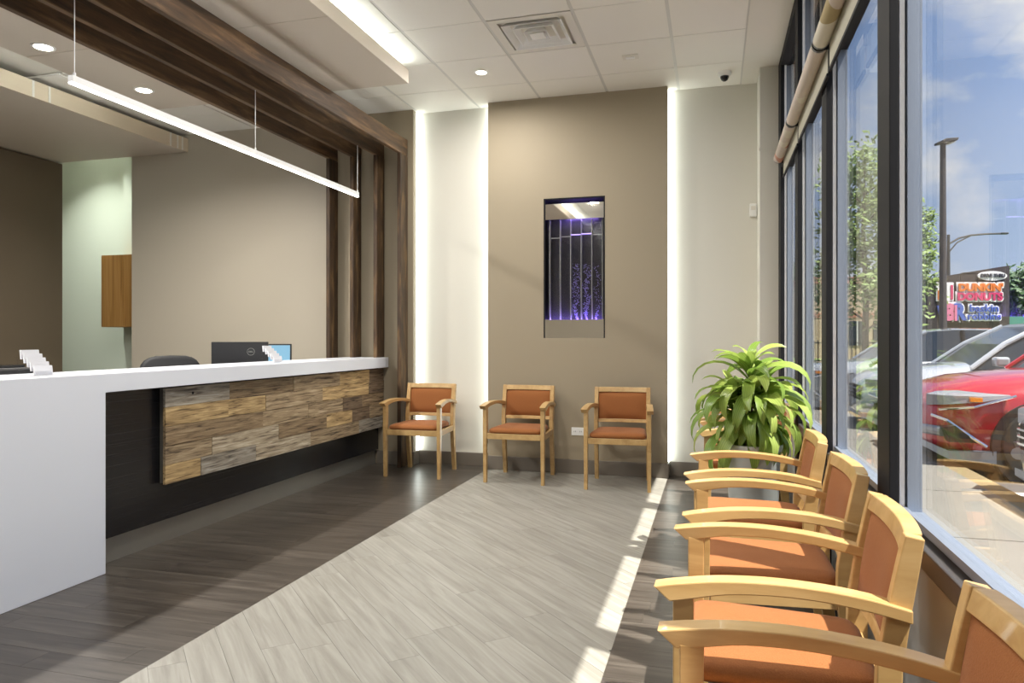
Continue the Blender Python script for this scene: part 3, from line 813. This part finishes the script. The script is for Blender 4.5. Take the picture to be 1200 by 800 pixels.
# ------------------------------------------------------------------ armchairs (local: faces -Y, origin on floor)
def make_chair():
    root = thing('armchair', 'light wood armchair with rust fabric seat and back', 'chair', group='waiting room armchairs')
    WF, W = .248, .218          # half widths: front legs, back posts
    bow = lambda x, a: a * (1 - (x / W) ** 2)
    def hx(y): return WF + (W - WF) * (y + .238) / .43
    for s_ in (-1, 1):
        x = s_ * WF
        def q(hw_, y0, y1, z): return [(x - hw_, y0, z), (x + hw_, y0, z), (x + hw_, y1, z), (x - hw_, y1, z)]
        MB().loft([q(.014, -.254, -.222, 0), q(.0165, -.260, -.216, .43), q(.0165, -.260, -.214, .622)]).build('front_leg', 'chair_wood', root, bevel=.003)
        x = s_ * W
        path = [(x, .238, 0), (x, .205, .24), (x, .188, .40), (x, .190, .50), (x, .208, .62), (x, .226, .72), (x, .238, .785)]
        MB().sweep(path, .034, [.034, .044, .052, .050, .046, .042, .038]).build('back_post', 'chair_wood', root, bevel=.003)
        xf, xr = s_ * hx(-.214), s_ * hx(.166)
        MB().loft([[(xf - .012, -.214, .365), (xf + .012, -.214, .365), (xf + .012, -.214, .412), (xf - .012, -.214, .412)],
                   [(xr - .012, .166, .365), (xr + .012, .166, .365), (xr + .012, .166, .412), (xr - .012, .166, .412)]]).build('side_rail', 'chair_wood', root, bevel=.002)
        # arm: arched board with an undercut front tip
        top = [(-.302, .642), (-.25, .652), (-.16, .664), (-.05, .668), (.06, .662), (.15, .650), (.232, .632)]
        bot = [(-.266, .611), (-.218, .620), (-.14, .635), (-.04, .640), (.06, .635), (.15, .622), (.232, .604)]
        def smooth(P, k=4):
            out = []
            for i in range(len(P) - 1):
                p0, p1, p2, p3 = P[max(i - 1, 0)], P[i], P[i + 1], P[min(i + 2, len(P) - 1)]
                for j in range(k):
                    u = j / k
                    out.append(tuple(.5 * (2 * b + (c - a) * u + (2 * a - 5 * b + 4 * c - d) * u * u + (3 * b - a - 3 * c + d) * u ** 3) for a, b, c, d in zip(p0, p1, p2, p3)))
            return out + [P[-1]]
        top, bot = smooth(top), smooth(bot)
        rings = []
        for t, b_ in zip(top, bot):
            xc = s_ * (hx(t[0]) + .006)
            rings.append([(xc - .025, t[0], t[1]), (xc + .025, t[0], t[1]), (xc + .025, b_[0], b_[1]), (xc - .025, b_[0], b_[1])])
        MB().loft(rings).build('arm', 'chair_wood', root, bevel=.003, smooth=True, ang=14)
    B(-WF + .017, WF - .017, -.254, -.230, .364, .412).build('front_rail', 'chair_wood', root, bevel=.003)
    B(-W + .017, W - .017, .176, .200, .365, .412).build('rear_rail', 'chair_wood', root, bevel=.003)
    def rail(z0, z1, y0, y1, th, nm, bw):
        n = 8; rings = []
        for k in range(n + 1):
            xx = -W + .017 + (2 * W - .034) * k / n
            dy = bow(xx, bw)
            rings.append([(xx, y0 - th / 2 + dy, z0), (xx, y0 + th / 2 + dy, z0), (xx, y1 + th / 2 + dy, z1), (xx, y1 - th / 2 + dy, z1)])
        MB().loft(rings).build(nm, 'chair_wood', root, bevel=.003)
    rail(.746, .786, .227, .238, .036, 'top_rail', .018)
    rail(.492, .520, .188, .193, .030, 'lower_back_rail', .018)
    m = MB(); rings = []
    n = 10
    for k in range(n + 1):
        t = k / n
        z = .521 + (.745 - .521) * t
        yc = .193 + (.227 - .193) * (t ** 1.1)
        edge = 1 - abs(2 * t - 1) ** 5
        ring_f, ring_b = [], []
        for i in range(13):
            u = -1 + 2 * i / 12
            xx = u * (W - .018)
            puff = (1 - abs(u) ** 5) * edge
            ring_f.append((xx, yc + bow(xx, .018) - .008 - .020 * puff, z))
            ring_b.append((xx, yc + bow(xx, .018) + .008 + .006 * puff, z))
        rings.append(ring_f + ring_b[::-1])
    m.loft(rings).build('back_pad', 'rust', root, smooth=True, ang=60)
    m = MB(); rings = []
    prof = [(.0, .93), (.010, .985), (.020, 1.0), (.032, .985), (.042, .94), (.048, .85), (.052, .70), (.054, .4), (.0545, .02)]
    for z, s_ in prof:
        ring_ = []
        for i in range(32):
            a = 2 * math.pi * i / 32
            ca, sa = math.cos(a), math.sin(a)
            yy = -.034 + math.copysign(abs(sa) ** .22, sa) * .222 * s_
            ring_.append((math.copysign(abs(ca) ** .22, ca) * (hx(yy) - .018) * s_, yy, .408 + z))
        rings.append(ring_)
    m.loft(rings).build('seat', 'rust', root, smooth=True, ang=70)
    return root
ch0 = make_chair()
SPOTS = [(-2.505, 5.955, R(1), 'rust and light wood armchair against the wall, beside the reception counter end'),
         (-1.585, 5.950, R(-1), 'rust and light wood armchair under the bubble fountain, middle of three by the wall'),
         (-.738, 5.905, R(2.0), 'rust and light wood armchair against the accent wall, beside the power outlet'),
         (.197, 1.170, R(-90), 'rust and light wood armchair at the window, fourth along from the potted plant'),
         (.180, 1.925, R(-92), 'rust and light wood armchair at the window, third along from the potted plant'),
         (.200, 2.630, R(-89), 'rust and light wood armchair at the window, second along from the potted plant'),
         (.187, 3.325, R(-91), 'rust and light wood armchair at the window, right beside the potted plant'),
         (.205, 4.73, R(-90), 'rust and light wood armchair at the window, half hidden just behind the potted plant'),
         (.200, 5.42, R(-90), 'rust and light wood armchair at the window, tucked by the corner column')]
for i, (x, y, a, lb) in enumerate(SPOTS):
    o = ch0 if i == 0 else copy_tree(ch0)
    o.location = (x, y, 0); o.rotation_euler = (0, 0, a); o['label'] = lb

# ------------------------------------------------------------------ potted plant
pt = thing('potted_plant', 'leafy green dracaena in a pale grey pot between window chairs', 'plant', (.205, 4.03, 0))
MB().lathe([(.105, 0), (.112, .01), (.138, .60), (.150, .625), (.150, .645), (.138, .645), (.132, .60)], 36).build('pot', 'pot', pt, smooth=True, ang=35)
MB().lathe([(.132, .600), (.10, .608), (.001, .612)], 24).build('soil', 'soil', pt)
MB().lathe([(.15, 0), (.16, .012), (.155, .012), (.10, .008)], 24).build('saucer', 'pot', pt)
stems = [((-.01, 0), 1.06), ((.04, .05), .95), ((-.07, .03), .90)]
for (sx, sy), top in stems:
    MB().tube([(sx, sy, .60), (sx * 1.2, sy * 1.1, .75), (sx * 1.3, sy * 1.3, top)], [.014, .012, .009], 8).build('stem', 'bark', pt)
def leaf_mesh(L_, Wd, droop, lift, seed):
    rl = random.Random(seed)
    m = MB(); n = 9; rings = []
    p = Vector((0, 0, 0)); ang = lift
    tw = rl.uniform(-.5, .5)
    for k in range(n + 1):
        t = k / n
        w = Wd * (math.sin(math.pi * min(1, .12 + t * .88)) ** .75) * (1 if t < .97 else .35) + .002
        if t < .12: w = Wd * (.30 + t * 4)
        a2 = tw * t
        side = Vector((0, math.cos(a2), math.sin(a2)))
        nrm = Vector((-math.sin(ang), 0, math.cos(ang)))
        rings.append([p - side * w / 2 + nrm * w * .16, p, p + side * w / 2 + nrm * w * .16])
        st_ = L_ / n
        p = p + Vector((math.cos(ang), 0, math.sin(ang))) * st_
        ang -= droop / n * (.5 + 1.2 * t)
    m.loft(rings, cap=False, closed=False)
    me = m.mesh('leaf', smooth=True, ang=80)
    return me
LM = []
for i, (L_, Wd, dr, lf) in enumerate([(.36, .078, 2.0, .80), (.40, .082, 2.5, .60), (.30, .066, 1.6, 1.0), (.37, .084, 2.2, .40), (.30, .074, 1.9, .1), (.42, .080, 2.7, .85), (.33, .086, 1.7, -.2)]):
    me = leaf_mesh(L_, Wd, dr, lf, i); me.materials.append(MATS['leaf_green']); LM.append(me)
LY = leaf_mesh(.30, .045, 1.8, -.1, 91); LY.materials.append(MATS['leaf_yellow'])
rp = random.Random(11)
def put_leaf(me, loc, az, pitch, roll, sc):
    o = link('leaf', me, pt, loc); o.rotation_euler = (roll, pitch, az); o.scale = (sc, sc, sc)
for si, ((sx, sy), top) in enumerate(stems):
    nl = (58, 40, 36)[si]
    for k in range(nl):
        t = k / nl
        z = top - t * (.26 if si else .34)
        az = k * 2.399 + si
        # crown: upper leaves upright and short, lower ones arching out and hanging
        idx = rp.choice((2, 2, 0)) if t < .22 else (rp.choice((0, 1, 5, 3)) if t < .7 else rp.choice((3, 4, 6)))
        put_leaf(LM[idx], (sx * 1.3, sy * 1.3, z), az, rp.uniform(-.15, .35) - (.35 if t < .15 else 0) + t * .25, rp.uniform(-.3, .3), rp.uniform(.72, 1.0) * (.8 if t < .15 else 1))
for k, az in enumerate((2.9, 3.5, 4.4, 5.6)):
    put_leaf(LY, (-.03, 0, .80), az, .5 + .1 * k, 0, rp.uniform(.7, .95))

# ------------------------------------------------------------------ outdoors
GZ = -.15
gr = struct(B(-60, 120, -60, 160, GZ - .2, GZ).build('ground', 'asphalt'), 'asphalt car park')
struct(B(XO, 2.15, -14, 40, GZ, -.03).build('pavement', 'concrete'), 'pale concrete pavement outside the window')
for k in range(14):
    B(XO + .01, 2.14, -4 + 1.5 * k + .008, -4 + 1.5 * (k + 1) - .008, -.03, -.024).build('slab', 'concrete', bpy.data.objects['pavement'])
struct(MB().box(2.15, 2.32, -14, 40, GZ, -.03).build('kerb', 'kerb_yellow'))
for k in range(9):
    struct(B(2.5, 7.5, 1.6 + 2.75 * k, 1.72 + 2.75 * k, GZ, GZ + .004).build('parking_line', 'sign_white'))
struct(B(2.34, 60, 40, 90, GZ, GZ + .1).build('verge', 'tree_leaf'))

def make_car(label, paint, nose_x, side_y, L_=4.5, Wd=1.82, H_=1.62, hood=1.02, name='car', fog=False):
    """nose at local x=0, pointing -X; near side at local y=0"""
    t = thing(name, label, 'car', (nose_x, side_y + Wd / 2, GZ))
    w = Wd / 2
    wb0, wb1, wr_ = .92, L_ - .98, .345
    # lower body loft: x, half width, z bottom, z shoulder, z top centre
    S = [(0.0, .50 * w, .34, .60, .66), (.05, .70 * w, .26, .70, .78), (.18, .88 * w, .22, .78, .88), (.45, .97 * w, .20, .84, hood - .07), (.9, 1.0 * w, .22, .88, hood - .02), (1.35, w, .22, .93, hood + .03),
         (1.9, w, .22, .96, hood + .02), (3.0, w, .22, .99, hood + .04), (L_ - .7, .99 * w, .24, 1.02, hood + .06), (L_ - .2, .93 * w, .28, .98, hood + .03), (L_, .74 * w, .36, .86, .92)]
    rings = []
    for x, hw_, zb, zs, zt in S:
        half = [(0, zb), (hw_ * .86, zb), (hw_ * .97, zb + .09), (hw_, (zb + zs) / 2), (hw_ * .985, zs - .10), (hw_ * .93, zs), (hw_ * .70, (zs + zt * 2) / 3 + .01), (hw_ * .35, zt), (0, zt + .008)]
        ring_ = [(x, y, z) for y, z in half] + [(x, -y, z) for y, z in half[-2:0:-1]]
        rings.append(ring_)
    MB().loft(rings).build('body', paint, t, smooth=True, ang=50)
    # greenhouse
    G = [(1.25, .80, 0.0), (1.62, .79, .52), (2.05, .76, .93), (2.5, .75, 1.0), (3.3, .74, .98), (L_ - .62, .72, .86), (L_ - .18, .74, .05)]
    zb_ = hood - .02; gh = H_ - zb_ - .03
    def gring(x, q, f, grow=0.0):
        z1 = zb_ + gh * f
        y0, y1 = w * .93 + grow, w * (.93 - .21 * f) + grow
        return [(x, -y0, zb_ - .03), (x, -y1, z1), (x, y1, z1), (x, y0, zb_ - .03)]
    MB().loft([gring(*g) for g in G]).build('window_glass', 'car_glass', t)
    # roof panel
    rr2 = []
    for x, q, f in G[2:6]:
        z1 = zb_ + gh * f; y1 = w * (.93 - .21 * f) + .004
        rr2.append([(x, -y1, z1 - .09), (x, -y1 * .96, z1 + .012), (x, -y1 * .5, z1 + .035), (x, y1 * .5, z1 + .035), (x, y1 * .96, z1 + .012), (x, y1, z1 - .09)])
    MB().loft(rr2).build('roof', paint, t, smooth=True, ang=50)
    for sg in (-1, 1):
        def pt_(x, f, out=.008): return (x, sg * (w * (.93 - .21 * f) + out), zb_ + gh * f)
        MB().tube([pt_(1.22, -.02), pt_(1.62, .52), pt_(2.08, .95)], .034, 8).build('pillar', paint, t)
        MB().tube([pt_(2.62, 0), pt_(2.62, .97)], .034, 8).build('pillar', 'black_plastic', t)
        MB().tube([pt_(L_ - .25, 0), pt_(L_ - .45, .5), pt_(L_ - .66, .88)], .07, 8).build('pillar', paint, t)
        B(1.42, 1.58, sg * (w + .10) - .09, sg * (w + .10) + .09, hood + .0, hood + .12).build('mirror', paint, t, bevel=.03)
        for wx in (wb0, wb1):
            yo = sg * (w - .10)
            ar = MB().tube([(wx, sg * (w - .16), wr_), (wx, sg * (w + .006), wr_)], wr_ + .075, 28).build('wheel_arch', 'black_rubber', t)
            wh = MB().tube([(wx, yo - .10 * sg, wr_), (wx, yo + .118 * sg, wr_)], wr_, 28).build('wheel', 'black_rubber', t, bevel=.02)
            rm = MB().tube([(wx, yo + .10 * sg, wr_), (wx, yo + .122 * sg, wr_)], wr_ * .66, 24).build('rim', 'steel', wh)
        # headlight wraps the corner
        hl = MB().loft([[(.03, sg * .66 * w, .69), (.03, sg * .66 * w, .80), (.12, sg * .66 * w, .83), (.12, sg * .66 * w, .69)],
                        [(.13, sg * .875 * w, .71), (.13, sg * .875 * w, .80), (.25, sg * .85 * w, .85), (.25, sg * .85 * w, .71)],
                        [(.40, sg * .985 * w, .745), (.40, sg * .97 * w, .80), (.48, sg * .94 * w, .83), (.48, sg * .96 * w, .745)],
                        [(.66, sg * 1.005 * w, .80), (.66, sg * 1.0 * w, .815), (.66, sg * .97 * w, .82), (.66, sg * .99 * w, .80)]]).build('headlight', 'headlight', t)
        B(.33, .43, sg * .965 * w - .03, sg * .965 * w + .03, .75, .79).build('turn_lamp', 'amber', hl)
        MB().tube([(.10, sg * .84 * w, .66), (.36, sg * 1.0 * w, .70), (.70, sg * 1.015 * w, .815)], .012, 6).build('chrome_line', 'chrome', t)
        MB().tube([(.06, sg * .74 * w, .60), (.16, sg * .90 * w, .56), (.36, sg * 1.0 * w, .40), (.46, sg * 1.01 * w, .33)], .016, 6).build('bumper_chrome', 'chrome', t)
        MB().prism([(.10, .50), (.20, .52), (.40, .36), (.16, .36)], sg * .80 * w, sg * .995 * w, 'y').build('fog_recess', 'black_plastic', t)
        MB().tube([(.02, sg * .62 * w, .45), (.13, sg * .87 * w, .45)], .05, 10).build('fog_lamp', 'headlight', t)
    B(-.012, .05, -.50 * w, .50 * w, .50, .70).build('grille', 'bronze', t, bevel=.01)
    for z in (.545, .60, .655):
        B(-.022, .0, -.52 * w, .52 * w, z - .008, z + .008).build('grille_bar', 'chrome', t)
    MB().loft([[(.02, -.70 * w, .27), (.02, .70 * w, .27), (.02, .70 * w, .33), (.02, -.70 * w, .33)], [(.16, -.93 * w, .19), (.16, .93 * w, .19), (.16, .93 * w, .27), (.16, -.93 * w, .27)], [(.54, -1.012 * w, .17), (.54, 1.012 * w, .17), (.54, 1.012 * w, .29), (.54, -1.012 * w, .29)]]).build('skid_plate', 'alu', t)
    return t
make_car('red SUV parked nose-in facing the storefront', 'car_red', 2.02, 7.72, 4.6, 1.80, 1.66, 1.03)
make_car('pale silver crossover parked just behind the red SUV', 'car_pale', 1.95, 10.35, 4.5, 1.80, 1.58, 1.00)
make_car('dark-windowed silver car parked two bays behind the red SUV', 'car_silver', 1.35, 13.2, 4.7, 1.82, 1.52, .98)
make_car('grey car with fog lamp parked in front of the red SUV', 'car_grey', 2.28, 5.02, 4.5, 1.80, 1.50, .98)

def ray_at(px_, py_, d):
    a = YAW
    F = Vector((-math.sin(a), math.cos(a), 0)); Rr = Vector((math.cos(a), math.sin(a), 0))
    return F * d + Rr * ((px_ - 600) / 840 * d) + Vector((0, 0, CAM_H + (396 - py_) / 840 * d))

# restaurant sign wall, about 40 m off, facing the car park
DS = 38.0
p0 = ray_at(1086, 396, DS); p1 = ray_at(1183, 396, DS)
sg_w = (p1 - p0).length
def sy_(y): return CAM_H + (396 - y) / 840 * DS - GZ
sb = thing('restaurant_sign_wall', 'brown plank sign wall reading DUNKIN DONUTS and baskin robbins', 'sign', ((p0.x + p1.x) / 2, (p0.y + p1.y) / 2, GZ), math.atan2(p1.y - p0.y, p1.x - p0.x))
hs = sg_w / 2
MB().prism([(-hs, 0), (hs, 0), (hs, sy_(311)), (-hs, sy_(327))], .0, .8, 'y').build('wall_core', 'sign_brown', sb)
nrow = 13
zt0, zt1 = sy_(327), sy_(311)
for k in range(nrow):
    z0 = k * .40; z1 = z0 + .385
    def topz(x): return zt0 + (zt1 - zt0) * (x + hs) / (2 * hs) - .05
    for xa, xb in ((-hs + .03, -hs * .2), (-hs * .2 + .02, hs * .45), (hs * .45 + .02, hs - .03)):
        a, b_ = min(z1, topz(xa)), min(z1, topz(xb))
        if b_ - z0 < .05: continue
        a = max(a, z0 + .01)
        MB().prism([(xa, z0), (xb, z0), (xb, b_), (xa, a)], -.03, 0, 'y').build('plank', 'sign_plank', sb)
def sx(x): return (x - 1134.5) / 97.0 * sg_w
def ell(cx, cz, rx, rz, y0, y1, n=28): return MB().prism([(cx + rx * math.cos(2 * math.pi * k / n), cz + rz * math.sin(2 * math.pi * k / n)) for k in range(n)], y0, y1, 'y')
pxm = DS / 840
ell(sx(1161.5), sy_(323.3), 17 * pxm, 5.6 * pxm, -.12, -.03).build('oval_plate', 'sign_white', sb)
text_obj('lettering', 'DRIVE THRU', 6.2 * pxm, .02, 'sign_ink', sb, (sx(1161.5), -.15, sy_(323.3)), offset=.005, scale=(.82, 1, 1))
def sign_line(txt, cx, cy, size, mat, sxs, off=.02, halo=.10):
    text_obj('letter_halo', txt, size * pxm, .03, 'sign_white', sb, (sx(cx), -.07, sy_(cy)), offset=halo, scale=(sxs, 1, 1))
    text_obj('lettering', txt, size * pxm, .03, mat, sb, (sx(cx), -.13, sy_(cy)), offset=off, scale=(sxs, 1, 1))
sign_line("DUNKIN'", 1147.5, 337.3, 11.8, 'sign_orange', 1.08, .025, .10)
sign_line('DONUTS', 1146.5, 348.0, 11.8, 'sign_pink', 1.08, .025, .10)
sign_line('baskin', 1151.5, 361.5, 12.0, 'sign_blue', 1.15, .005, .07)
sign_line('robbins', 1151.5, 371.0, 12.0, 'sign_blue', 1.08, .005, .07)
# cup emblem
def rp_(x0, x1, y0, y1, d0, d1, nm, mt): return B(sx(x0), sx(x1), d0, d1, sy_(y1), sy_(y0)).build(nm, mt, sb, bevel=.02)
rp_(1096, 1116.5, 331, 353, -.09, -.03, 'emblem_plate', 'sign_white')
rp_(1097.5, 1103.5, 340, 351.5, -.12, -.09, 'emblem_cup', 'sign_orange')
rp_(1112.5, 1115.5, 334, 351, -.12, -.09, 'emblem_band', 'sign_pink')
MB().prism([(sx(1097), sy_(358)), (sx(1102), sy_(358)), (sx(1105), sy_(376)), (sx(1101.5), sy_(376))], -.10, -.03, 'y').build('emblem_stripe', 'sign_blue', sb)
sign_line('B', 1110.5, 366.5, 25, 'sign_rose', 1.0, .08, .16)
sign_line('R', 1122.5, 366.5, 25, 'sign_blue', .85, .06, .16)
B(sx(1116.2), sx(1119), -.19, -.15, sy_(376), sy_(357.5)).build('emblem_bar', 'sign_rose', sb)

bl = thing('brick_building', 'tan brick building with flat roof beyond the car park', 'building', (ray_at(1050, 396, 44).x, ray_at(1050, 396, 44).y, GZ), YAW)
B(-5.2, 1.92, 0, 8, 0, 4.7).build('wall', 'brick_tan', bl)
B(-5.3, 1.95, -.1, 8.1, 4.7, 5.1).build('parapet', 'brick_red', bl)
B(-5.21, 1.93, -.03, 0, 2.6, 2.9).build('brick_band', 'brick_red', bl)
for x in (-4.4, -2.9, -1.4):
    wi = B(x, x + 1.0, -.05, 0, .9, 2.4).build('window', 'car_glass', bl)
    B(x + .47, x + .53, -.07, -.05, .9, 2.4).build('window_bar', 'alu_white', wi)

# lamp posts
def lot_light():
    p = ray_at(1105, 396, 21)
    t = thing('parking_lot_light', 'tall grey car park light pole with flat twin-panel head', 'lamp post', (p.x, p.y, GZ), YAW)
    top = CAM_H + (396 - 168) / 840 * 21 - GZ
    MB().tube([(0, 0, 0), (0, 0, top)], [.115, .075], 14).build('pole', 'pole_grey', t)
    MB().tube([(0, 0, 0), (0, 0, .7)], .22, 16).build('base', 'concrete', t)
    h = MB().prism([(-.13, -.02), (.30, .04), (.34, .12), (-.02, .10), (-.13, .04)], -.22, .22, 'y').build('head', 'pole_grey', t, (0, 0, top), bevel=.01)
    for x in (-.02, .16):
        MB().prism([(x, .0), (x + .13, .018), (x + .13, .010), (x, -.010)], -.17, .17, 'y').build('lens', 'sign_white', h)
lot_light()
def street_light():
    D = 46
    p = ray_at(1111.5, 396, D)
    t = thing('street_light', 'curved-arm street light behind the car park pole', 'lamp post', (p.x, p.y, GZ), YAW)
    q = D / 840
    def z(y): return CAM_H + (396 - y) * q - GZ
    MB().tube([(0, 0, 0), (0, 0, z(275))], [.14, .09], 10).build('pole', 'pole_grey', t)
    MB().tube([(0, 0, z(286)), (12 * q, 0, z(279)), (26 * q, 0, z(275.5)), (45 * q, 0, z(274)), (62 * q, 0, z(273.5))], .06, 8).build('arm', 'pole_grey', t)
    MB().tube([(0, 0, z(296)), (10 * q, 0, z(284)), (26 * q, 0, z(276))], .045, 8).build('brace', 'pole_grey', t)
    B(61 * q, 69 * q, -.15, .15, z(274.5), z(272.5)).build('head', 'pole_grey', t, bevel=.03)
    B(-3.2 * q, 3.2 * q, -.2, -.1, z(352), z(323)).build('notice_board', 'sign_white', t)
street_light()

def tree(px_, d, h, cr, label, mat, seed, trunk=.12, n=2600, leafs=.16, base_z=1.6, name='tree'):
    p = ray_at(px_, 396, d)
    t = thing(name, label, 'tree', (p.x, p.y, GZ))
    rt = random.Random(seed)
    MB().tube([(0, 0, 0), (.05, 0, h * .35), (-.03, .04, h * .62), (.02, 0, h * .92)], [trunk, trunk * .75, trunk * .5, trunk * .15], 10).build('trunk', 'bark', t)
    br = MB(); ends = []
    for k in range(16):
        z = base_z + (h * .9 - base_z) * k / 16
        a = k * 2.4
        ln = cr * (1.0 - .55 * (k / 16)) * rt.uniform(.75, 1.1)
        e = Vector((ln * math.cos(a), ln * math.sin(a), z + ln * .55))
        br.tube([(0, 0, z), tuple(Vector((0, 0, z)).lerp(e, .5) + Vector((0, 0, .08))), tuple(e)], [trunk * .3, trunk * .2, trunk * .06], 5)
        ends.append((Vector((0, 0, z)), e))
    br.build('branches', 'bark', t)
    m = MB()
    for _ in range(n):
        a_, e = rt.choice(ends)
        u = rt.uniform(.25, 1.08)
        c = a_.lerp(e, u) + Vector((rt.gauss(0, .26), rt.gauss(0, .26), rt.gauss(.05, .26))) * (cr / 1.6)
        ax = Vector((rt.gauss(0, 1), rt.gauss(0, 1), rt.gauss(0, .6))).normalized(); b_ = ax.orthogonal().normalized()
        s_ = leafs * rt.uniform(.6, 1.2)
        m.add([c - ax * s_, c + b_ * s_ * .42, c + ax * s_, c - b_ * s_ * .42], [(0, 1, 2, 3)])
    o = m.build('foliage', mat, t); o['kind'] = 'stuff'
tree(1013, 24, 8.0, 2.0, 'young light-green street tree in front of the brick building', 'tree_leaf', 3, n=5200, leafs=.13)
tree(1072, 34, 8.3, 1.15, 'light-green street tree showing beside the car park light pole', 'tree_leaf', 8, n=3000, leafs=.14, base_z=3.6)
tree(1205, 60, 6.9, 2.9, 'dark green bushy tree beside the restaurant sign wall', 'tree_dark', 5, n=4200, leafs=.32, trunk=.2)
tree(940, 60, 7.0, 3.4, 'dark green tree far beyond the car park, past the brick building', 'tree_dark', 9, n=3000, leafs=.34, trunk=.2)
tp = ray_at(1189, 375, 52)
te = thing('awning_stall', 'small teal awning stall beside the dark tree', 'stall', (tp.x, tp.y, GZ), YAW)
B(-1.0, 1.0, -.8, .8, 2.2, 2.9).build('awning', 'tarp_teal', te)
for x in (-.9, .9):
    B(x - .05, x + .05, -.05, .05, 0, 2.2).build('post', 'pole_grey', te)
B(-1.0, 1.0, .2, .7, 0, 1.1).build('counter', 'concrete', te)
fe = thing('metal_fence', 'dark railing fence below the street tree', 'fence', (ray_at(1008, 396, 34).x, ray_at(1008, 396, 34).y, GZ), YAW)
for z in (.25, 1.1):
    B(-2.2, 2.2, -.03, .03, z, z + .06).build('rail', 'bronze', fe)
for k in range(23):
    B(-2.2 + .2 * k - .015, -2.2 + .2 * k + .015, -.015, .015, 0, 1.25).build('picket', 'bronze', fe)
